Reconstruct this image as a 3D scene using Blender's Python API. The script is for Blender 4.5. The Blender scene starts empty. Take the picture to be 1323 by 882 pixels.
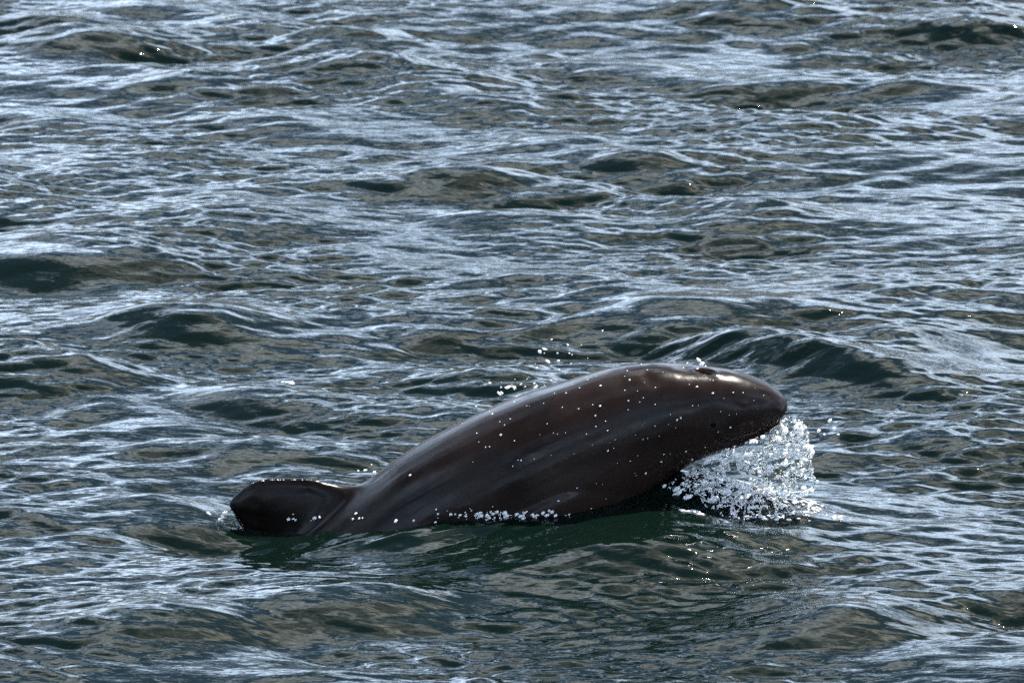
import bpy, bmesh, math, random
import numpy as np
from mathutils import Vector, Matrix, noise as mnoise

random.seed(7)
rng = np.random.default_rng(11)
scene = bpy.context.scene
col = scene.collection
R = math.radians

# ------------------------------------------------------------------ camera
DEP = R(16.0)            # the lens looks down on the sea by 16 degrees
DIST = 15.0
FPX = 8600.0             # focal length in pixels of a 1323-wide frame
W0, H0 = 1323.0, 882.0
cam_d = bpy.data.cameras.new('camera')
cam = bpy.data.objects.new('camera', cam_d)
col.objects.link(cam)
CAM = Vector((0, -DIST * math.cos(DEP), DIST * math.sin(DEP)))
cam.location = CAM
cam.rotation_euler = (R(90) - DEP, 0, 0)
cam_d.sensor_width = 36
cam_d.lens = 36 * FPX / W0
cam_d.clip_start = 0.1
cam_d.clip_end = 20000
cam_d.dof.use_dof = True
cam_d.dof.focus_distance = 13.7
cam_d.dof.aperture_fstop = 11
scene.camera = cam

FWD = Vector((0, math.cos(DEP), -math.sin(DEP)))
UP = Vector((0, math.sin(DEP), math.cos(DEP)))


def ray(px, py):
    return FWD + Vector((1, 0, 0)) * ((px - W0 / 2) / FPX) - UP * ((py - H0 / 2) / FPX)


def at(px, py, y):                 # point of a sight line on the upright plane at depth y
    d = ray(px, py)
    return CAM + d * ((y - CAM.y) / d.y)


def ground(px, py, z=0.0):         # point of a sight line at height z
    d = ray(px, py)
    return CAM + d * ((z - CAM.z) / d.z)


# ------------------------------------------------------------------ sky and sun
SUN_EL, SUN_AZ = R(62), R(36)      # azimuth from straight ahead towards the animal's head
SUN = Vector((math.sin(SUN_AZ) * math.cos(SUN_EL), math.cos(SUN_AZ) * math.cos(SUN_EL), math.sin(SUN_EL)))

SKY_OFFSET = (6.85, 3.55, 11.5)
world = bpy.data.worlds.new('World')
scene.world = world
world.use_nodes = True
nt = world.node_tree
nt.nodes.clear()


def N(tree, typ, **kw):
    n = tree.nodes.new(typ)
    for k, v in kw.items():
        if k.startswith('i_'):
            n.inputs[k[2:].replace('_', ' ')].default_value = v
        else:
            setattr(n, k, v)
    return n


def L(tree, a, b):
    tree.links.new(a, b)


sky = N(nt, 'ShaderNodeTexSky', sky_type='NISHITA', sun_disc=False, sun_elevation=SUN_EL, sun_rotation=SUN_AZ)
sky.air_density = 1.0
sky.dust_density = 0.3
sky.ozone_density = 2.0
tc = N(nt, 'ShaderNodeTexCoord')
sep = N(nt, 'ShaderNodeSeparateXYZ')
L(nt, tc.outputs['Generated'], sep.inputs[0])
zz = N(nt, 'ShaderNodeMath', operation='MAXIMUM')
L(nt, sep.outputs['Z'], zz.inputs[0]); zz.inputs[1].default_value = 0.0
zm = N(nt, 'ShaderNodeMath', operation='ADD')
L(nt, zz.outputs[0], zm.inputs[0]); zm.inputs[1].default_value = 0.26
inv = N(nt, 'ShaderNodeMath', operation='DIVIDE'); inv.inputs[0].default_value = 1.0
L(nt, zm.outputs[0], inv.inputs[1])
sc_v = N(nt, 'ShaderNodeVectorMath', operation='SCALE')
L(nt, tc.outputs['Generated'], sc_v.inputs[0]); L(nt, inv.outputs[0], sc_v.inputs['Scale'])
cn = N(nt, 'ShaderNodeTexNoise')
cn.inputs['Scale'].default_value = 2.3
cn.inputs['Detail'].default_value = 6
cn.inputs['Roughness'].default_value = 0.55
off = N(nt, 'ShaderNodeVectorMath', operation='ADD')
L(nt, sc_v.outputs[0], off.inputs[0]); off.inputs[1].default_value = SKY_OFFSET
L(nt, off.outputs[0], cn.inputs['Vector'])
cr = N(nt, 'ShaderNodeValToRGB')
cr.color_ramp.elements[0].position = 0.47
cr.color_ramp.elements[1].position = 0.60
hz = N(nt, 'ShaderNodeMath', operation='MULTIPLY_ADD')   # clouds close up towards the horizon
L(nt, zz.outputs[0], hz.inputs[0]); hz.inputs[1].default_value = -0.10; hz.inputs[2].default_value = 0.055
hs = N(nt, 'ShaderNodeMath', operation='ADD')
L(nt, cn.outputs['Fac'], hs.inputs[0]); L(nt, hz.outputs[0], hs.inputs[1])
L(nt, hs.outputs[0], cr.inputs[0])
dot = N(nt, 'ShaderNodeVectorMath', operation='DOT_PRODUCT')
L(nt, tc.outputs['Generated'], dot.inputs[0]); dot.inputs[1].default_value = SUN
dmx = N(nt, 'ShaderNodeMath', operation='MAXIMUM'); dmx.inputs[1].default_value = 0.0
L(nt, dot.outputs['Value'], dmx.inputs[0])
dpw = N(nt, 'ShaderNodeMath', operation='POWER'); dpw.inputs[1].default_value = 5.0
L(nt, dmx.outputs[0], dpw.inputs[0])
dma = N(nt, 'ShaderNodeMath', operation='MULTIPLY_ADD')   # clouds shine brighter towards the sun
L(nt, dpw.outputs[0], dma.inputs[0]); dma.inputs[1].default_value = 17.0; dma.inputs[2].default_value = 41.0
cw = N(nt, 'ShaderNodeMix', data_type='RGBA')
cw.inputs['A'].default_value = (0.70, 0.90, 1.18, 1); cw.inputs['B'].default_value = (1.0, 0.97, 0.84, 1)
L(nt, dpw.outputs[0], cw.inputs['Factor'])
ccol = N(nt, 'ShaderNodeVectorMath', operation='SCALE')
L(nt, cw.outputs['Result'], ccol.inputs[0])
cn2 = N(nt, 'ShaderNodeTexNoise')                 # grey bases and bright heads within the clouds
cn2.inputs['Scale'].default_value = 7.0; cn2.inputs['Detail'].default_value = 4
L(nt, off.outputs[0], cn2.inputs['Vector'])
sh = N(nt, 'ShaderNodeMapRange')
sh.inputs['From Min'].default_value = 0.36; sh.inputs['From Max'].default_value = 0.64
sh.inputs['To Min'].default_value = 0.35; sh.inputs['To Max'].default_value = 1.15
L(nt, cn2.outputs['Fac'], sh.inputs['Value'])
shm = N(nt, 'ShaderNodeMath', operation='MULTIPLY')
L(nt, dma.outputs[0], shm.inputs[0]); L(nt, sh.outputs[0], shm.inputs[1])
elv = N(nt, 'ShaderNodeMath', operation='MULTIPLY_ADD')   # overhead one sees the grey bases, low down the lit sides
L(nt, zz.outputs[0], elv.inputs[0]); elv.inputs[1].default_value = -0.70; elv.inputs[2].default_value = 1.22
shn = N(nt, 'ShaderNodeMath', operation='MULTIPLY')
L(nt, shm.outputs[0], shn.inputs[0]); L(nt, elv.outputs[0], shn.inputs[1])
L(nt, shn.outputs[0], ccol.inputs['Scale'])
mix = N(nt, 'ShaderNodeMix', data_type='RGBA')
L(nt, cr.outputs['Color'], mix.inputs['Factor'])
L(nt, sky.outputs['Color'], mix.inputs['A'])
L(nt, ccol.outputs[0], mix.inputs['B'])
bg = N(nt, 'ShaderNodeBackground')
bg.inputs['Strength'].default_value = 0.05
L(nt, mix.outputs['Result'], bg.inputs['Color'])
wo = N(nt, 'ShaderNodeOutputWorld')
L(nt, bg.outputs[0], wo.inputs[0])

sun_d = bpy.data.lights.new('sun', 'SUN')
sun_d.energy = 5.0
sun_d.angle = R(0.5)
sun_d.color = (1.0, 0.95, 0.87)
sun = bpy.data.objects.new('sun', sun_d)
sun.rotation_euler = (-SUN).to_track_quat('-Z', 'Y').to_euler()
sun.location = (0, 0, 30)
col.objects.link(sun)

scene.view_settings.view_transform = 'Standard'
scene.view_settings.look = 'None'
scene.view_settings.exposure = 1.35
scene.view_settings.gamma = 1.0
scene.view_settings.use_curve_mapping = False
scene.render.engine = 'CYCLES'
scene.cycles.use_denoising = False
scene.cycles.max_bounces = 8
scene.cycles.sample_clamp_indirect = 6.0


# ------------------------------------------------------------------ helpers
def tag(o, label=None, cat=None, group=None, kind=None):
    if label: o['label'] = label
    if cat: o['category'] = cat
    if group: o['group'] = group
    if kind: o['kind'] = kind
    return o


def mesh_obj(name, verts, faces, mat, parent=None, smooth=True):
    me = bpy.data.meshes.new(name)
    me.from_pydata([tuple(v) for v in verts], [], [tuple(f) for f in faces])
    me.update()
    if smooth:
        me.polygons.foreach_set('use_smooth', [True] * len(me.polygons))
    me.materials.append(mat)
    o = bpy.data.objects.new(name, me)
    col.objects.link(o)
    if parent: o.parent = parent
    return o


def new_mat(name):
    m = bpy.data.materials.new(name)
    m.use_nodes = True
    return m, m.node_tree, m.node_tree.nodes['Principled BSDF']


# ------------------------------------------------------------------ materials
M = {}
m, t, p = new_mat('sea_water')
p.inputs['Base Color'].default_value = (0.0013, 0.0046, 0.0032, 1)
p.inputs['Roughness'].default_value = 0.015
p.inputs['IOR'].default_value = 1.333
tco = N(t, 'ShaderNodeTexCoord')
mp = N(t, 'ShaderNodeMapping')
mp.inputs['Scale'].default_value = (0.45, 1.25, 0.8)
L(t, tco.outputs['Object'], mp.inputs[0])
n1 = N(t, 'ShaderNodeTexNoise'); n1.inputs['Scale'].default_value = 44; n1.inputs['Detail'].default_value = 2
n1.inputs['Distortion'].default_value = 0.4
L(t, mp.outputs[0], n1.inputs['Vector'])
bp = N(t, 'ShaderNodeBump'); bp.inputs['Strength'].default_value = 1.0; bp.inputs['Distance'].default_value = 0.0016
L(t, n1.outputs['Fac'], bp.inputs['Height'])
L(t, bp.outputs[0], p.inputs['Normal'])
M['water'] = m

m, t, p = new_mat('wet_skin')
tco = N(t, 'ShaderNodeTexCoord')
na = N(t, 'ShaderNodeTexNoise'); na.inputs['Scale'].default_value = 5; na.inputs['Detail'].default_value = 6
L(t, tco.outputs['Object'], na.inputs['Vector'])
ra = N(t, 'ShaderNodeValToRGB')
e = ra.color_ramp.elements
e[0].position = 0.3; e[0].color = (0.007, 0.0044, 0.0037, 1)
e[1].position = 0.75; e[1].color = (0.032, 0.0188, 0.0145, 1)
L(t, na.outputs['Fac'], ra.inputs[0])
nb = N(t, 'ShaderNodeTexNoise'); nb.inputs['Scale'].default_value = 160; nb.inputs['Detail'].default_value = 3
L(t, tco.outputs['Object'], nb.inputs['Vector'])
mxs = N(t, 'ShaderNodeMix', data_type='RGBA', blend_type='MULTIPLY')
mxs.inputs['Factor'].default_value = 0.35
L(t, ra.outputs[0], mxs.inputs['A']); L(t, nb.outputs['Color'], mxs.inputs['B'])
sx = N(t, 'ShaderNodeSeparateXYZ'); L(t, tco.outputs['Object'], sx.inputs[0])     # skin is blackest on the fin and tail stock
px_ = N(t, 'ShaderNodeMapRange')
px_.inputs['From Min'].default_value = -0.42; px_.inputs['From Max'].default_value = 0.25
px_.inputs['To Min'].default_value = 0.25; px_.inputs['To Max'].default_value = 1.1
L(t, sx.outputs['X'], px_.inputs['Value'])
dk = N(t, 'ShaderNodeVectorMath', operation='SCALE')
L(t, mxs.outputs['Result'], dk.inputs[0]); L(t, px_.outputs[0], dk.inputs['Scale'])
L(t, dk.outputs[0], p.inputs['Base Color'])
p.inputs['IOR'].default_value = 1.245
nr = N(t, 'ShaderNodeTexNoise'); nr.inputs['Scale'].default_value = 14; nr.inputs['Detail'].default_value = 5
L(t, tco.outputs['Object'], nr.inputs['Vector'])
mr = N(t, 'ShaderNodeMapRange')
mr.inputs['From Min'].default_value = 0.35; mr.inputs['From Max'].default_value = 0.65
mr.inputs['To Min'].default_value = 0.14; mr.inputs['To Max'].default_value = 0.30
L(t, nr.outputs['Fac'], mr.inputs['Value']); L(t, mr.outputs[0], p.inputs['Roughness'])
bp = N(t, 'ShaderNodeBump'); bp.inputs['Strength'].default_value = 0.4; bp.inputs['Distance'].default_value = 0.0025
nc = N(t, 'ShaderNodeTexNoise'); nc.inputs['Scale'].default_value = 22; nc.inputs['Detail'].default_value = 4
L(t, tco.outputs['Object'], nc.inputs['Vector'])
L(t, nc.outputs['Fac'], bp.inputs['Height'])
L(t, bp.outputs[0], p.inputs['Normal'])
M['skin'] = m

m, t, p = new_mat('black_opening')
p.inputs['Base Color'].default_value = (0.003, 0.002, 0.002, 1)
p.inputs['Roughness'].default_value = 0.9
p.inputs['Specular IOR Level'].default_value = 0.05
M['black'] = m

m, t, p = new_mat('white_froth_and_glint')  # froth white, also painting sun glints on waterline drops and flecks
p.inputs['Base Color'].default_value = (0.93, 0.93, 0.93, 1)
p.inputs['Roughness'].default_value = 0.1
p.inputs['IOR'].default_value = 1.33
tl = N(t, 'ShaderNodeBsdfTranslucent')
tl.inputs['Color'].default_value = (0.95, 0.95, 0.95, 1)
ms = N(t, 'ShaderNodeMixShader'); ms.inputs[0].default_value = 0.5
L(t, p.outputs[0], ms.inputs[1]); L(t, tl.outputs[0], ms.inputs[2])
gl = N(t, 'ShaderNodeBsdfGlossy'); gl.inputs['Roughness'].default_value = 0.34
mg = N(t, 'ShaderNodeMixShader'); mg.inputs[0].default_value = 0.10
L(t, ms.outputs[0], mg.inputs[1]); L(t, gl.outputs[0], mg.inputs[2])
L(t, mg.outputs[0], t.nodes['Material Output'].inputs['Surface'])
M['froth'] = m

m, t, p = new_mat('clear_water')
p.inputs['Base Color'].default_value = (0.95, 0.98, 0.97, 1)
p.inputs['Roughness'].default_value = 0.04
p.inputs['Transmission Weight'].default_value = 1.0
p.inputs['IOR'].default_value = 1.33
M['clear'] = m

m, t, p = new_mat('dark_hillside')
tco = N(t, 'ShaderNodeTexCoord')
na = N(t, 'ShaderNodeTexNoise'); na.inputs['Scale'].default_value = 0.03; na.inputs['Detail'].default_value = 6
L(t, tco.outputs['Object'], na.inputs['Vector'])
ra = N(t, 'ShaderNodeValToRGB')
e = ra.color_ramp.elements
e[0].position = 0.35; e[0].color = (0.020, 0.018, 0.010, 1)
e[1].position = 0.7; e[1].color = (0.075, 0.050, 0.030, 1)
L(t, na.outputs['Fac'], ra.inputs[0]); L(t, ra.outputs[0], p.inputs['Base Color'])
p.inputs['Roughness'].default_value = 0.9
M['hill'] = m

# ------------------------------------------------------------------ the sea: one sheet out to the horizon
def axis(lo, hi, step, grow, far):
    core = np.arange(lo, hi + step * 0.5, step)
    out = []
    d, s = 0.0, step
    while d < far:
        s *= grow
        d += s
        out.append(d)
    out = np.array(out)
    return np.concatenate([(lo - out)[::-1], core, hi + out])


gx = axis(-1.5, 1.5, 0.007, 1.05, 4000)
gy = axis(-2.8, 4.0, 0.0065, 1.05, 4000)
dx = np.gradient(gx)
dy = np.gradient(gy)
X, Y = np.meshgrid(gx, gy, indexing='ij')


def wave_field(lam_lo, lam_hi, n, rms_slope, spread, bend=0.0, chop=0.8, seed=0):
    """many small wave trains, the sum of them as height and sideways drift"""
    r = np.random.default_rng(seed)
    lam = np.exp(r.uniform(np.log(lam_lo), np.log(lam_hi), n))
    k = 2 * np.pi / lam
    th = bend + r.normal(0, spread, n) - np.pi / 2
    kx, ky = k * np.cos(th), k * np.sin(th)
    ph = r.uniform(0, 2 * np.pi, n)
    amp = rms_slope * math.sqrt(2.0 / n) / k * r.uniform(0.5, 1.35, n)
    A = np.exp(1j * (np.outer(gx, kx) + ph)) * np.exp(-(np.outer(dx, kx) / 2.4) ** 2)
    B = np.exp(1j * np.outer(ky, gy)) * np.exp(-(np.outer(ky, dy) / 2.4) ** 2)
    A = A.astype(np.complex64); B = B.astype(np.complex64)
    h = np.real((A * amp.astype(np.float32)) @ B)
    drx = -np.imag((A * (amp * np.cos(th) * -chop).astype(np.float32)) @ B)
    dry = -np.imag((A * (amp * np.sin(th) * -chop).astype(np.float32)) @ B)
    return h, drx, dry


def patches(lam_lo, lam_hi, seed):
    h, _, _ = wave_field(lam_lo, lam_hi, 60, 1.0, 1.5, chop=0, seed=seed)
    h = h / h[300:600, 300:900].std()
    return 1 / (1 + np.exp(-1.6 * h))


near = np.exp(-((np.hypot(X / 60, Y / 60)) ** 2))
H = np.zeros_like(X); DX = np.zeros_like(X); DY = np.zeros_like(X)
for (lo, hi, n, s, sp, bend, chop, seed, mod) in (
        (0.55, 1.5, 40, 0.080, 0.45, 0.15, 0.8, 1, None),
        (0.20, 0.55, 120, 0.110, 0.45, -0.1, 0.8, 2, 21),
        (0.08, 0.20, 240, 0.100, 0.38, 0.1, 0.7, 3, 22),
        (0.026, 0.08, 600, 0.160, 0.32, 0.0, 0.4, 4, 23)):
    h, a, b = wave_field(lo, hi, n, s, sp, bend, chop, seed)
    if mod:
        mk = 0.25 + 1.5 * patches(0.5, 1.6, mod)
        h, a, b = h * mk, a * mk, b * mk
    H += h; DX += a; DY += b


def packet(px, py, amp, across, along, turn, skew=0.35):
    """one crest of its own: steep on the near face, long on the far one"""
    g = ground(px, py, amp)
    c, s = math.cos(turn), math.sin(turn)
    v = (X - g.x) * c + (Y - g.y) * s          # along the crest
    u = -(X - g.x) * s + (Y - g.y) * c         # across it, away from the lens
    w = np.where(u < 0, across * (1 - skew), across * (1 + skew))
    return amp * np.exp(-(u / w) ** 2) * np.exp(-(v / along) ** 2)


for a in ((1040, 432, 0.075, 0.17, 0.42, -0.66, 0.5), (1165, 426, 0.030, 0.11, 0.14, -0.6),
          (130, 318, 0.055, 0.19, 0.32, 0.0), (245, 408, 0.040, 0.14, 0.18, -0.35), (30, 472, 0.045, 0.16, 0.22, -0.25),
          (830, 690, 0.055, 0.17, 0.22, 0.05), (1110, 784, 0.050, 0.16, 0.20, 0.05), (230, 786, 0.034, 0.19, 0.30, 0.20),
          (460, 64, 0.050, 0.18, 0.22, -0.1), (110, 42, 0.050, 0.18, 0.22, 0.0), (1265, 24, 0.045, 0.14, 0.18, -0.2),
          (560, 742, 0.022, 0.15, 0.30, 0.1), (985, 650, 0.020, 0.10, 0.14, 0.0), (600, 678, 0.032, 0.060, 0.26, 0.10), (852, 634, 0.060, 0.11, 0.15, 0.25), (480, 690, 0.016, 0.06, 0.16, 0.0)):
    H += packet(*a)

# the sheet of water that the passing back has smoothed out
sl = ground(470, 722)
slick = np.exp(-(((X - sl.x) / 0.55) ** 2 + ((Y - sl.y) / 0.22) ** 2))

calm = 1 - 0.45 * slick
H *= calm; DX *= calm; DY *= calm
hol = ground(430, 676)
hof = ground(310, 684)
H -= 0.016 * np.exp(-(((X - hof.x) / 0.16) ** 2 + ((Y - hof.y) / 0.22) ** 2))
H -= 0.030 * np.exp(-(((X - hol.x) / 0.45) ** 2 + ((Y - hol.y) / 0.30) ** 2))

# ripples running out from the flank
fy = ground(560, 676).y
uu_ = fy - Y + 0.05 * np.sin(3.1 * X) + 0.10 * (X - 0.1) ** 2 + DX * 3
run = np.exp(-np.maximum(uu_, 0) / 0.16) * np.clip(uu_ / 0.03 + 1, 0, 1) * np.exp(-((X - 0.02) / 0.50) ** 4)
H += 0.0042 * run * np.sin(2 * np.pi * (uu_ + 2.5 * H) / 0.064) + 0.0019 * run * np.sin(2 * np.pi * (uu_ + 0.25 * X) / 0.031)

P = np.stack([X + DX, Y + DY, H], -1).reshape(-1, 3).astype(np.float32)
nx, ny = len(gx), len(gy)
idx = np.arange(nx * ny).reshape(nx, ny)
F = np.stack([idx[:-1, :-1], idx[1:, :-1], idx[1:, 1:], idx[:-1, 1:]], -1).reshape(-1, 4).astype(np.int32)
me = bpy.data.meshes.new('sea')
me.vertices.add(len(P)); me.vertices.foreach_set('co', P.ravel())
me.loops.add(F.size); me.loops.foreach_set('vertex_index', F.ravel())
me.polygons.add(len(F))
me.polygons.foreach_set('loop_start', np.arange(0, F.size, 4, dtype=np.int32))
me.polygons.foreach_set('use_smooth', np.ones(len(F), dtype=bool))
me.update(calc_edges=True)
me.materials.append(M['water'])
sea = bpy.data.objects.new('sea', me)
col.objects.link(sea)
tag(sea, 'choppy dark green sea with grey blue sky reflections', 'sea', kind='structure')
HG = H


from mathutils.bvhtree import BVHTree
_i0, _i1 = np.searchsorted(gx, (-1.3, 1.3)); _j0, _j1 = np.searchsorted(gy, (-2.2, 0.4))
_sub = idx[_i0:_i1, _j0:_j1]
_sv = [tuple(v) for v in P.reshape(nx, ny, 3)[_i0:_i1, _j0:_j1].reshape(-1, 3).tolist()]
_lid = np.arange(_sub.size).reshape(_sub.shape)
SEA_BVH = BVHTree.FromPolygons(_sv, np.stack([_lid[:-1, :-1], _lid[1:, :-1], _lid[1:, 1:], _lid[:-1, 1:]], -1).reshape(-1, 4).tolist())


def sea_z(x, y):
    hit = SEA_BVH.ray_cast(Vector((x, y, 1.0)), Vector((0, 0, -1)))
    if hit[0] is not None: return hit[0].z
    i = int(np.clip(np.searchsorted(gx, x), 0, nx - 1)); j = int(np.clip(np.searchsorted(gy, y), 0, ny - 1))
    return float(HG[i, j])


# ------------------------------------------------------------------ dark coast across the bay, mirrored in the ripples; ring added behind to darken the low sky
hv, hf = [], []
n_a, n_r = 180, 8
for i in range(n_a + 1):
    az = R(360 * i / n_a)
    ca_, sa_ = math.cos(az), math.sin(az)
    hgt = 80 + 34 * mnoise.noise((ca_ * 2.2, sa_ * 2.2, 3.1)) + 10 * mnoise.noise((ca_ * 9, sa_ * 9, 1.7))
    for j in range(n_r + 1):
        f = j / n_r
        rad = 420 + 260 * f
        z = -2 + max(4, hgt) * (math.sin(f * math.pi * 0.5) ** 0.8) + 3 * mnoise.noise((ca_ * 17, sa_ * 17, j * 0.9)) * (f > 0)
        hv.append((rad * math.sin(az), rad * math.cos(az), z))
for i in range(n_a):
    for j in range(n_r):
        a = i * (n_r + 1) + j
        hf.append((a, a + n_r + 1, a + n_r + 2, a + 1))
hills = mesh_obj('hills', hv, hf, M['hill'])
tag(hills, 'dark brown wooded hills along the far shore, carried round unseen behind to block low sky', 'hills', kind='structure')

# ------------------------------------------------------------------ the porpoise
YC = ground(560, 688).y + 0.13
S = (at(700, 600, YC) - at(600, 600, YC)).length / 100.0     # metres in one pixel
stations = [  # centre of the body in the picture's side view and its half depth
    (1014, 538, 2, 1.0), (1011, 537, 15, 1.0), (1004, 534, 25, 1.0), (992, 531, 33.5, 1.0), (972, 528.5, 42, .98), (945, 528, 50.5, .95),
    (910, 530, 59, .92), (870, 535.5, 70, .90), (820, 551, 82.5, .90), (760, 580, 95, .92), (690, 615, 104, .93), (620, 650, 105, .93),
    (550, 687, 100, .93), (490, 722, 92, .92), (420, 762, 80, .90), (340, 808, 64, .86), (250, 855, 48, .8), (150, 900, 34, .7),
    (60, 930, 24, .6), (-30, 950, 18, .6), (-60, 955, 10, .6)]
cen = np.array([list(at(a, b, YC)) for a, b, _, _ in stations])
rad = np.array([c * S for _, _, c, _ in stations])
wid = np.array([d for _, _, _, d in stations])
# finer stations along a smooth curve
tt = np.concatenate([[0], np.cumsum(np.linalg.norm(np.diff(cen, axis=0), axis=1))])


def cubic(tk, vk, tq):
    d = np.gradient(vk, tk, axis=0)
    i = np.clip(np.searchsorted(tk, tq, side='right') - 1, 0, len(tk) - 2)
    h = tk[i + 1] - tk[i]; u = (tq - tk[i]) / h
    if vk.ndim == 2: u = u[:, None]; h = h[:, None]
    return ((2*u**3 - 3*u**2 + 1) * vk[i] + (u**3 - 2*u**2 + u) * h * d[i] + (-2*u**3 + 3*u**2) * vk[i+1] + (u**3 - u**2) * h * d[i+1])


tq = np.concatenate([np.linspace(0, tt[5], 22), np.linspace(tt[5], tt[-1], 70)[1:]])
C3 = cubic(tt, cen, tq); R3 = np.maximum(cubic(tt, rad, tq), 0.001); W3 = cubic(tt, wid, tq)
T3 = np.gradient(C3, tq, axis=0); T3 /= np.linalg.norm(T3, axis=1)[:, None]
bv, bf = [], []
SEG = 48
for i in range(len(tq)):
    up = np.array([T3[i][2], 0, -T3[i][0]])
    if up[2] < 0: up = -up
    for k in range(SEG):
        a = 2 * math.pi * k / SEG
        ca, sa = math.cos(a), math.sin(a)
        e = 0.92
        yy = math.copysign(abs(sa) ** e, sa) * R3[i] * W3[i]
        uu = math.copysign(abs(ca) ** e, ca) * R3[i]
        q = C3[i] + up * uu + np.array([0, 1, 0]) * yy
        bv.append(q)
for i in range(len(tq) - 1):
    for k in range(SEG):
        a = i * SEG + k; b = i * SEG + (k + 1) % SEG
        bf.append((a, b, b + SEG, a + SEG))
bf.append(tuple(range(SEG))[::-1])
bf.append(tuple((len(tq) - 1) * SEG + k for k in range(SEG)))


def blade(outline, root, thick, edge=0.0045):
    """a solid fin from its outline (3D points) about a root point; thick at the root, thin at the rim"""
    o = np.array(outline); r0 = np.array(root)
    nrm = np.cross(o[len(o)//3] - r0, o[2*len(o)//3] - r0); nrm /= np.linalg.norm(nrm)
    rings = [(1.0, edge), (0.9, edge + (thick - edge) * .35), (0.7, edge + (thick - edge) * .65), (0.4, edge + (thick - edge) * .9), (0.12, thick)]
    vs, fs = [], []
    n = len(o)
    for sgn in (1, -1):
        for sc, th in rings:
            for q in o: vs.append(r0 + (q - r0) * sc + nrm * th * sgn)
    K = len(rings)
    for side in (0, 1):
        off = side * K * n
        for j in range(K - 1):
            for k in range(n):
                a = off + j * n + k; b = off + j * n + (k + 1) % n
                f = (a, b, b + n, a + n)
                fs.append(f if side == 0 else f[::-1])
        f = tuple(off + (K - 1) * n + k for k in range(n))
        fs.append(f if side == 0 else f[::-1])
    for k in range(n):
        fs.append((k, k + K * n, (k + 1) % n + K * n, (k + 1) % n))
    return vs, fs


def smooth_loop(pts, n):
    """closed Catmull-Rom through the points"""
    pts = np.array(pts, float); m_ = len(pts); out = []
    for i in range(m_):
        p0, p1, p2, p3 = pts[i - 1], pts[i], pts[(i + 1) % m_], pts[(i + 2) % m_]
        for q in range(n):
            u = q / n
            out.append(0.5 * ((2*p1) + (-p0 + p2)*u + (2*p0 - 5*p1 + 4*p2 - p3)*u*u + (-p0 + 3*p1 - 3*p2 + p3)*u**3))
    return out


def add_part(vs, fs):
    o = len(bv)
    bv.extend(vs)
    bf.extend([tuple(o + i for i in f) for f in fs])


# dorsal fin: low, with a blunt hooked tip
fin = [(500, 618), (462, 625), (425, 622), (390, 617), (352, 617), (325, 624), (305, 638), (296, 652), (305, 668), (314, 684), (322, 702), (345, 728), (400, 740), (460, 705)]
add_part(*blade(smooth_loop([list(at(a, b, YC)) for a, b in fin], 4), list(at(410, 680, YC)), 0.030))
# the flippers: the near one lies folded back along the flank
for sgn in (-1, 1):
    yb = 0.118
    fl = [(800, 618, yb - .01), (770, 602, yb + .008), (720, 615, yb + .030), (665, 640, yb + .042), (628, 664, yb + .04), (640, 676, yb + .038), (690, 672, yb + .035), (745, 664, yb + .015), (790, 650, yb - .02)]
    add_part(*blade(smooth_loop([list(at(a, b, YC) + Vector((0, sgn * d, 0))) for a, b, d in fl], 3), list(at(735, 638, YC) + Vector((0, sgn * (yb + .018), 0))), 0.014))
# tail flukes, deep under water
for sgn in (-1, 1):
    f0 = at(-40, 950, YC)
    fk = [(0.10, 0.0), (0.04, 0.09), (-0.04, 0.20), (-0.12, 0.27), (-0.15, 0.25), (-0.11, 0.14), (-0.10, 0.02), (-0.08, -0.02), (0, -0.02)]
    add_part(*blade(smooth_loop([[f0.x + a, f0.y + sgn * b, f0.z + a * 0.25] for a, b in fk], 3), [f0.x - 0.04, f0.y + sgn * 0.06, f0.z - .01], 0.016))

me = bpy.data.meshes.new('body_shape')
me.from_pydata([tuple(v) for v in bv], [], bf)
bm = bmesh.new(); bm.from_mesh(me)
bmesh.ops.recalc_face_normals(bm, faces=bm.faces)
bm.to_mesh(me); bm.free()
tmp = bpy.data.objects.new('body_shape', me)
col.objects.link(tmp)
rm = tmp.modifiers.new('r', 'REMESH'); rm.mode = 'VOXEL'; rm.voxel_size = 0.0042; rm.use_smooth_shade = True
sm = tmp.modifiers.new('s', 'SMOOTH'); sm.factor = 0.5; sm.iterations = 7
dg = bpy.context.evaluated_depsgraph_get()
body_me = bpy.data.meshes.new_from_object(tmp.evaluated_get(dg))
bpy.data.objects.remove(tmp)
body_me.name = 'body'
bc = np.empty(len(body_me.vertices) * 3, dtype=np.float64)
body_me.vertices.foreach_get('co', bc); bc = bc.reshape(-1, 3)
bn = np.empty(len(bc) * 3, dtype=np.float64); body_me.vertices.foreach_get('normal', bn); bn = bn.reshape(-1, 3)

base = at(690, 690, YC); base.z = 0.0


# modelled relief: blowhole pit, mouth line, soft hollows behind the head
def seg_dist(q, pts):
    best = np.full(len(q), 9.0)
    for a, b in zip(pts[:-1], pts[1:]):
        a = np.array(a); b = np.array(b); ab = b - a
        u = np.clip(((q - a) @ ab) / (ab @ ab), 0, 1)
        best = np.minimum(best, np.linalg.norm(q - (a + u[:, None] * ab), axis=1))
    return best


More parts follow.
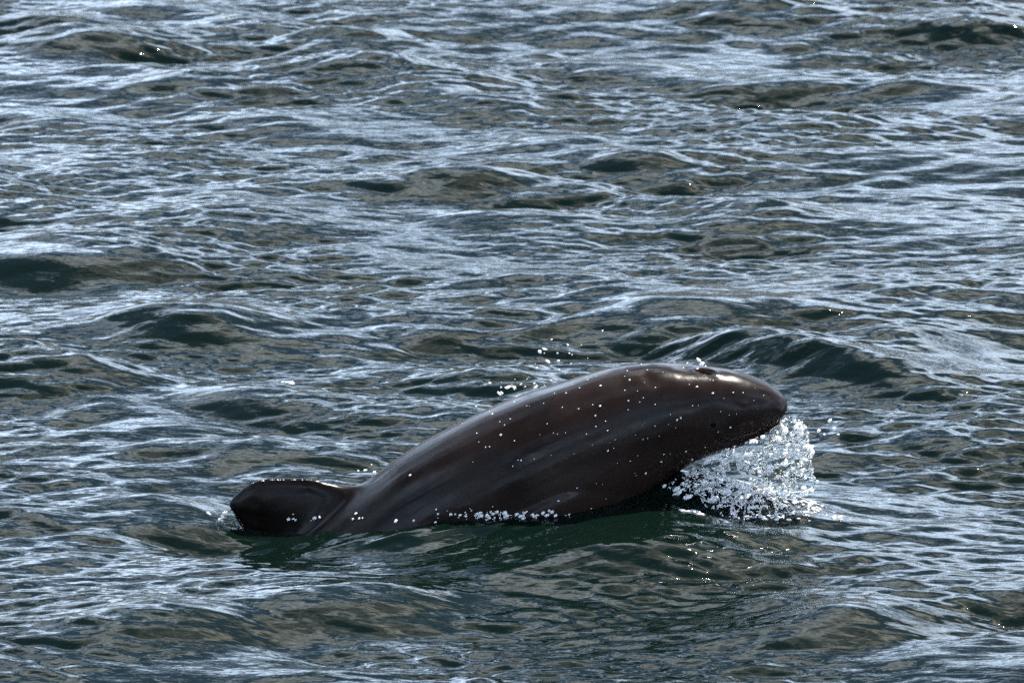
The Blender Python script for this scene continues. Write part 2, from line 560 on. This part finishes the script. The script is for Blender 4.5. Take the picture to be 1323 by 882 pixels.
bh = at(906, 476, YC)
top = bc[np.argmin((bc[:, 0] - bh.x) ** 2 + (bc[:, 1] - YC) ** 2 - bc[:, 2] * 0.004)]
cand = bc[(abs(bc[:, 0] - bh.x) < 0.006) & (abs(bc[:, 1] - YC) < 0.006)]
bhz = cand[:, 2].max()
ddx = bc[:, 0] - bh.x - 0.35 * (bc[:, 1] - YC) ** 2 / 0.02
ddy = bc[:, 1] - (YC - 0.019)
rr = np.sqrt((ddx / 0.0150) ** 2 + (ddy / 0.0105) ** 2)
topmask = (bc[:, 2] > bhz - 0.05)
pit = np.where(topmask, np.clip(1.25 - rr, 0, 1), 0)
disp = -0.018 * (pit ** 0.8)
rim = np.where(topmask, np.exp(-((rr - 1.55) / 0.3) ** 2), 0) * 0.0012
disp = disp + rim
# mouth line on both sides
xz = bc[:, [0, 2]]
mouth = [at(a, b, YC - 0.03) for a, b in ((1016, 541), (1000, 549), (975, 559), (945, 566), (928, 562))]
md = seg_dist(xz, [(v.x, v.z) for v in mouth])
disp -= 0.005 * np.exp(-(md / 0.006) ** 2)
disp += 0.0025 * np.exp(-((md - 0.014) / 0.009) ** 2) * (bc[:, 0] > at(925, 500, YC).x)
# crease round the neck and soft hollows over the shoulder blade
for pts, dep, w_ in (([(868, 470), (878, 520), (872, 560), (862, 600)], 0.0006, 0.02),
                     ([(790, 480), (830, 487), (845, 500)], 0.0015, 0.010),
                     ([(640, 535), (720, 506), (800, 492)], 0.0012, 0.014),
                     ([(880, 566), (800, 585), (720, 600), (660, 630)], 0.0018, 0.026)):
    pl = [at(a, b, YC - 0.08) for a, b in pts]
    disp -= dep * np.exp(-(seg_dist(xz, [(v.x, v.z) for v in pl]) / w_) ** 2)
def lump(px, py, y, amp, w_):
    q = np.array(at(px, py, y))
    return amp * np.exp(-(np.linalg.norm(bc - q, axis=1) / w_) ** 2)


disp += lump(890, 474, YC - 0.01, -0.004, 0.03) + lump(950, 484, YC - 0.01, 0.0025, 0.04)
disp += lump(925, 540, YC - 0.09, -0.003, 0.03) + lump(960, 535, YC - 0.07, 0.003, 0.03)
# the skin runs smoothly from the back into the fin
fb = seg_dist(bc[:, [0, 2]], [(v.x, v.z) for v in (at(470, 626, YC), at(420, 660, YC), at(345, 715, YC))])
wt = np.clip(1.4 - fb / 0.045, 0, 1)[:, None] * 0.6
eds = np.empty(len(body_me.edges) * 2, dtype=np.int64); body_me.edges.foreach_get('vertices', eds); eds = eds.reshape(-1, 2)
deg = np.bincount(eds.ravel(), minlength=len(bc))[:, None]
for _ in range(90):
    acc = np.stack([np.bincount(eds[:, 0], bc[eds[:, 1], k], len(bc)) + np.bincount(eds[:, 1], bc[eds[:, 0], k], len(bc)) for k in range(3)], -1)
    bc = bc + wt * (acc / np.maximum(deg, 1) - bc)
und = np.array([mnoise.noise((v[0] * 9, v[1] * 9, v[2] * 9)) for v in bc[::1]]) if len(bc) < 150000 else 0
disp = disp + 0.0022 * und
bc2 = bc + bn * disp[:, None] - np.array(base)
body_me.vertices.foreach_set('co', bc2.ravel())
body_me.update()
body_me.materials.clear(); body_me.materials.append(M['skin'])
body_me.polygons.foreach_set('use_smooth', np.ones(len(body_me.polygons), dtype=bool))
porpoise = bpy.data.objects.new('porpoise', None)
col.objects.link(porpoise)
porpoise.location = base
tag(porpoise, 'dark brown porpoise surfacing with wet shining back and blunt head in a splash', 'porpoise')
body = bpy.data.objects.new('body', body_me)
col.objects.link(body)
body.parent = porpoise


def ellipsoid(name, c, r, mat, parent, off):
    b = bmesh.new()
    bmesh.ops.create_icosphere(b, subdivisions=3, radius=1)
    for v in b.verts: v.co = Vector((v.co.x * r[0], v.co.y * r[1], v.co.z * r[2])) + Vector(c) - off
    mm = bpy.data.meshes.new(name); b.to_mesh(mm); b.free()
    mm.polygons.foreach_set('use_smooth', [True] * len(mm.polygons))
    mm.materials.append(mat)
    o = bpy.data.objects.new(name, mm); col.objects.link(o); o.parent = parent
    return o


hole_v = (rr < 1.05) & topmask          # the lining of the open blowhole
body_me.update()
bn2 = np.empty(len(bc) * 3, dtype=np.float64); body_me.vertices.foreach_get('normal', bn2); bn2 = bn2.reshape(-1, 3)
hm, hfc = {}, []
for pp in body_me.polygons:
    if all(hole_v[k] for k in pp.vertices):
        hfc.append([hm.setdefault(k, len(hm)) for k in pp.vertices])
hvv = [None] * len(hm)
for k, q in hm.items(): hvv[q] = bc2[k] + bn2[k] * 0.0007
mesh_obj('blowhole', hvv, hfc, M['black'], porpoise)
from mathutils.bvhtree import BVHTree
bvh = BVHTree.FromPolygons([Vector(v) + base for v in bc2], [tuple(pp.vertices) for pp in body_me.polygons])


def on_body(px, py):
    d = ray(px, py).normalized()
    loc, nrm, _, _ = bvh.ray_cast(CAM, d)
    return loc, nrm


for sgn in (-1, 1):
    loc, nrm = on_body(921, 549)
    c = loc - nrm * 0.004
    if sgn > 0: c = Vector((c.x, 2 * YC - c.y, c.z))
    ellipsoid('eye', c, (0.008, 0.006, 0.0065), M['black'], porpoise, base)


# ------------------------------------------------------------------ drops, beads and spray
def drop_shape(seed, sub=2, rough=0.4):
    b = bmesh.new()
    bmesh.ops.create_icosphere(b, subdivisions=sub, radius=1)
    for v in b.verts:
        v.co *= 1 + rough * mnoise.noise(v.co * 1.1 + Vector((seed * 3.1, 0, 0)))
    vs = np.array([v.co for v in b.verts]); fs = [[v.index for v in f.verts] for f in b.faces]
    b.free()
    return vs, fs


SHAPES = [drop_shape(i) for i in range(10)]


def many(name, items, mat):
    """items: (centre, size, stretch vector); a mass of drops as one mesh"""
    vs, fs = [], []
    for i, (c, s, st) in enumerate(items):
        v, f = SHAPES[i % len(SHAPES)]
        st = np.array(st); l = np.linalg.norm(st)
        q = v * s
        if l > 0:
            d = st / l
            q = q + np.outer(q @ d, d) * l
        o = len(vs)
        vs.extend(q + np.array(c)); fs.extend([[o + k for k in ff] for ff in f])
    return mesh_obj(name, vs, fs, mat)


# beads of water standing on the skin
items = []
rb = random.Random(5)
while len(items) < 120:
    px = rb.triangular(480, 1010, 860); py = rb.uniform(470, 660)
    loc, nrm = on_body(px, py)
    if loc is None: continue
    if py > 600 and rb.random() < 0.6: continue
    s = rb.choice([0.0006, 0.0008, 0.0008, 0.001, 0.001, 0.0013, 0.0018])
    items.append((loc + nrm * s * 0.3, s, (0.6 * rb.random(), 0, 0.5 * rb.random())))
for a, b in ((944, 491), (952, 489), (757, 509), (763, 503), (745, 533), (752, 527)):
    pass
beads = many('water_beads', items, M['froth'])
tag(beads, 'tiny white water beads scattered over the wet dark skin', 'water beads', kind='stuff')

# froth thrown up round the snout
items = []
poly = [(1018, 536), (1040, 545), (1047, 575), (1050, 605), (1054, 634), (1000, 652), (930, 648), (872, 640), (856, 628), (900, 602), (935, 580), (975, 566), (1005, 552)]


def inside(x, y, pg):
    r = False
    for i in range(len(pg)):
        x1, y1 = pg[i - 1]; x2, y2 = pg[i]
        if (y1 > y) != (y2 > y) and x < (x2 - x1) * (y - y1) / (y2 - y1) + x1: r = not r
    return r


rs = random.Random(9)


def splash_points(n, sizes, drop_left, cut):
    out = []
    while len(out) < n:
        px = rs.uniform(850, 1062); py = rs.uniform(530, 668)
        if not inside(px, py, poly): continue
        if px < 930 and rs.random() < drop_left: continue
        if mnoise.noise((px * 0.07 + py * 0.02, py * 0.10, 2.0)) < cut: continue
        y = YC - 0.05 + rs.uniform(-0.05, 0.06) - (1040 - px) * 0.0002 - max(0, py - 630) * 0.002
        a = rs.uniform(-0.2, 1.1); l = rs.uniform(0.0, 1.5)
        out.append((at(px, py, y), rs.choice(sizes), (l * math.cos(a), rs.uniform(-.4, .4), l * math.sin(a))))
    return out


# torn lumps and strands of water, run together where they touch: white where full of air, clear elsewhere
def torn_water(name, pts, mat, label):
    lumps = many('lumps', pts, mat)
    q = lumps.modifiers.new('r', 'REMESH'); q.mode = 'VOXEL'; q.voxel_size = 0.0011
    dg_ = bpy.context.evaluated_depsgraph_get()
    torn = bpy.data.meshes.new_from_object(lumps.evaluated_get(dg_))
    bpy.data.objects.remove(lumps)
    torn.polygons.foreach_set('use_smooth', np.ones(len(torn.polygons), dtype=bool))
    torn.materials.clear(); torn.materials.append(mat)
    o = bpy.data.objects.new(name, torn)
    col.objects.link(o)
    tag(o, label, 'splash', kind='stuff')


torn_water('splash_froth', splash_points(430, [0.0012, 0.0016, 0.002, 0.0026, 0.0034, 0.0046], 0.12, -0.04), M['froth'], 'sparkling white water bursting under the snout')
torn_water('splash_water', splash_points(230, [0.0022, 0.003, 0.004, 0.0055], 0.3, -0.2), M['clear'], 'clear torn water within the white burst under the snout')
fine = many('fine_spray', splash_points(800, [0.0006, 0.0008, 0.001, 0.0013, 0.0017], 0.2, -0.3), M['froth'])
tag(fine, 'fine white spray round the bursting water under the snout', 'spray', kind='stuff')


def curtain(name, grid, mat, thick, seed, label, cat):
    """a thin wrinkled sheet of water; grid[i][j] points of its middle"""
    g = np.array(grid); ni, nj = g.shape[:2]
    K = 5
    ii = np.linspace(0, ni - 1, (ni - 1) * K + 1); jj = np.linspace(0, nj - 1, (nj - 1) * K + 1)
    fine = np.zeros((len(ii), len(jj), 3))
    for a, u in enumerate(ii):
        i0 = min(int(u), ni - 2); fu = u - i0
        for b, v in enumerate(jj):
            j0 = min(int(v), nj - 2); fv = v - j0
            q = (g[i0, j0] * (1-fu) * (1-fv) + g[i0+1, j0] * fu * (1-fv) + g[i0, j0+1] * (1-fu) * fv + g[i0+1, j0+1] * fu * fv)
            w_ = mnoise.noise((q[0] * 28, q[2] * 28, seed)) * 0.010 + mnoise.noise((q[0] * 75, q[2] * 75, seed + 4)) * 0.004
            fine[a, b] = q + np.array([0.15, 1, 0]) * w_
    vs = list((fine + np.array([0, -thick, 0])).reshape(-1, 3)) + list((fine + np.array([0, thick, 0])).reshape(-1, 3))
    n1_, n2_ = len(ii), len(jj); o = n1_ * n2_; fs = []
    for a in range(n1_ - 1):
        for b in range(n2_ - 1):
            q = a * n2_ + b
            fs.append((q, q + 1, q + n2_ + 1, q + n2_)); fs.append((o + q, o + q + n2_, o + q + n2_ + 1, o + q + 1))
    for a in range(n1_ - 1):
        q = a * n2_; fs.append((q, q + n2_, o + q + n2_, o + q)); q = a * n2_ + n2_ - 1; fs.append((q + n2_, q, o + q, o + q + n2_))
    for b in range(n2_ - 1):
        q = b; fs.append((q + 1, q, o + q, o + q + 1)); q = (n1_ - 1) * n2_ + b; fs.append((q, q + 1, o + q + 1, o + q))
    ob = mesh_obj(name, vs, fs, mat)
    tag(ob, label, cat)
    return ob


yb = YC - 0.02
g = []
for (xa, ya, xb, yb_) in ((985, 562, 985, 640), (1000, 552, 1002, 640), (1015, 545, 1020, 636), (1030, 541, 1040, 634), (1044, 556, 1052, 628)):
    row = []
    for k in range(6):
        f = k / 5
        row.append(list(at(xa + (xb - xa) * f, ya + (yb_ - ya) * f, YC - 0.04 - 0.05 * f)))
    g.append(row)
curtain('water_curtain', g, M['clear'], 0.0022, 3.0, 'clear curtain of water falling from the snout through white froth', 'water curtain')
g = []
for (xa, ya, xb, yb_) in ((279, 672, 276, 690), (288, 660, 288, 692), (300, 658, 302, 693), (314, 676, 318, 694)):
    g.append([list(at(xa + (xb - xa) * k / 4, ya + (yb_ - ya) * k / 4, YC - 0.01)) for k in range(5)])
curtain('water_curtain', g, M['clear'], 0.0022, 8.0, 'small clear curtain of water trailing from the tip of the dorsal fin', 'water curtain')

# white drops painting the sun's sparkle where the flank meets the water
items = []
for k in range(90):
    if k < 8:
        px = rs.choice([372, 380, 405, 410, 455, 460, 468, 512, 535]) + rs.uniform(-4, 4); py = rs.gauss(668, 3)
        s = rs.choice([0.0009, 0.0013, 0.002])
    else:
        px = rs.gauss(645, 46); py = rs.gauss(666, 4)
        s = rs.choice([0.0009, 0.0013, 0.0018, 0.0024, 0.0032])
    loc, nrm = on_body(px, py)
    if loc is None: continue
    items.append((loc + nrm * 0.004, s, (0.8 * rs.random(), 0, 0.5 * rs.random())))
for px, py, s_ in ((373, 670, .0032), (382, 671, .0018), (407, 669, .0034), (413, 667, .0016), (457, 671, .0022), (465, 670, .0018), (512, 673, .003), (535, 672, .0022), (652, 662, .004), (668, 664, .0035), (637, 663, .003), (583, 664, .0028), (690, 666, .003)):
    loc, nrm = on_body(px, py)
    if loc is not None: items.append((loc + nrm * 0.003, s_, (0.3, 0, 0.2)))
for k in range(26):           # white drops paint the bright edge of water trailing off the fin
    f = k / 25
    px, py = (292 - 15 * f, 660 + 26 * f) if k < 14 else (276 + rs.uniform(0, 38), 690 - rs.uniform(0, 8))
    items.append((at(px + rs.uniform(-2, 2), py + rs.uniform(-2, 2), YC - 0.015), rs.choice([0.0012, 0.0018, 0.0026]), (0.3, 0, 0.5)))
for k in range(22):           # glints painted as white drops along the fin's upper rim
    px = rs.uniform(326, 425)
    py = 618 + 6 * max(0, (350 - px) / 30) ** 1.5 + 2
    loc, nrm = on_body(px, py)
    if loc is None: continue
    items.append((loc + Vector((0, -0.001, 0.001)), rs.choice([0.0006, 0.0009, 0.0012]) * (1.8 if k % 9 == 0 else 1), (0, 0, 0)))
sp = many('waterline_painted_glints', items, M['froth'])
tag(sp, 'white drops and painted sun glints along the flank where it meets the sea', 'water drops', kind='stuff')

# lacy film of foam where the splash comes down
def foam_film(px, py, rx, ry, thr, seed, name, label):
    c = ground(px, py, 0.01); step = 0.0022
    nxx, nyy = int(2 * rx / step), int(2 * ry / step)
    keep = {}; vs = []; fs = []

    def vid(a, b):
        if (a, b) not in keep:
            x, y = c.x - rx + a * step, c.y - ry + b * step
            x += 0.002 * mnoise.noise((a * 0.9, b * 0.9, 1)); y += 0.002 * mnoise.noise((a * 0.9, b * 0.9, 7))
            keep[(a, b)] = len(vs); vs.append((x, y, sea_z(x, y) + 0.0015))
        return keep[(a, b)]
    for a in range(nxx):
        for b in range(nyy):
            x, y = (a / nxx * 2 - 1), (b / nyy * 2 - 1)
            d = x * x + y * y
            if d > 1: continue
            n_ = mnoise.noise((a * step * 26, b * step * 18, seed)) * 0.6 + mnoise.noise((a * step * 70, b * step * 45, seed)) * 0.45 + mnoise.noise((a * step * 190, b * step * 120, seed)) * 0.25
            if abs(n_) < (0.10 - thr) * (1 - d) ** 0.7 + 0.0 or n_ > 0.55 - thr * (1 - d):
                fs.append((vid(a, b), vid(a + 1, b), vid(a + 1, b + 1), vid(a, b + 1)))
    o = mesh_obj(name, vs, fs, M['froth'])
    so = o.modifiers.new('t', 'SOLIDIFY'); so.thickness = 0.0012; so.offset = 1
    tag(o, label, 'foam', kind='stuff')


foam_film(975, 662, 0.15, 0.13, -0.03, 4.0, 'foam_film', 'lacy white foam film on the sea below the bursting splash')
foam_film(640, 676, 0.20, 0.035, -0.01, 9.0, 'foam_film', 'thin lacy foam film along the flank at the waterline')

# flat white flecks painting sun glints, and foam, on the ripples
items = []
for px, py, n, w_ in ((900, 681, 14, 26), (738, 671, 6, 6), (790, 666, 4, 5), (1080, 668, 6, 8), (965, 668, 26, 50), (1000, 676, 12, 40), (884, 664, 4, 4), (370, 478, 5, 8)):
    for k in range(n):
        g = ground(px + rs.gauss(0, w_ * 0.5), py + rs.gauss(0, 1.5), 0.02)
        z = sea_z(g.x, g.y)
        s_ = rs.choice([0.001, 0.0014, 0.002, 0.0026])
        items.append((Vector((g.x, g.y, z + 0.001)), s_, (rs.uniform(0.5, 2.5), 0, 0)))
fl = many('foam_glint_flecks', items, M['froth'])
tag(fl, 'small white flecks of foam and painted sun glints on the ripples before the snout', 'foam', kind='stuff')

# single flying drops
protos = []
for i in range(6):
    v, f = drop_shape(40 + i, sub=2, rough=0.7)
    mm = bpy.data.meshes.new('water_drop'); mm.from_pydata([tuple(q) for q in v], [], f)
    mm.polygons.foreach_set('use_smooth', [True] * len(mm.polygons)); mm.materials.append(M['froth'])
    protos.append(mm)


def drop(px, py, y, s, label, group):
    o = bpy.data.objects.new('water_drop', rs.choice(protos))
    o.location = at(px, py, y)
    o.scale = (s * rs.uniform(.8, 2.2), s, s * rs.uniform(.7, 1.2))
    o.rotation_euler = (0, rs.uniform(-.8, .8), 0)
    col.objects.link(o)
    tag(o, label, 'water drop', group)


for k in range(46):
    px = rs.triangular(590, 790, 690); top_y = 560 - (px - 590) * 0.48
    drop(px, top_y - abs(rs.gauss(0, 26)) - 4, YC + rs.uniform(-0.02, 0.12), rs.choice([.0007, .001, .0013, .0013, .0018, .0028]),
         'white drop of spray hanging in the air over the long sloping back', 'spray drops over the back')
for px, py, s in ((1058, 556, .003), (1065, 561, .0022), (1078, 553, .002), (1083, 561, .002), (1072, 543, .0026), (1056, 622, .004), (1048, 634, .003), (1085, 668, .0035), (1078, 670, .003), (1068, 665, .002)):
    drop(px, py, YC - 0.03 - max(0, (py - 600)) * 0.002, s, 'white drop flung out ahead of the froth at the snout', 'drops ahead of the snout')
for px, py, s in ((472, 607, .0022), (484, 610, .003), (463, 608, .0018), (480, 600, .0012)):
    drop(px, py, YC + 0.05, s, 'white drop in the air above the notch before the dorsal fin', 'drops by the dorsal fin')
for px, py, s in ((903, 465, .0028), (907, 470, .0034), (888, 469, .0018), (911, 474, .002)):
    drop(px, py, YC + 0.01, s, 'white drop of breath spray beside the open blowhole', 'drops at the blowhole')
for px, py, s in ((270, 663, .0026), (156, 683, .003), (152, 685, .002)):
    drop(px, py, YC, s, 'white drop flying behind the tip of the dorsal fin', 'drops behind the fin')
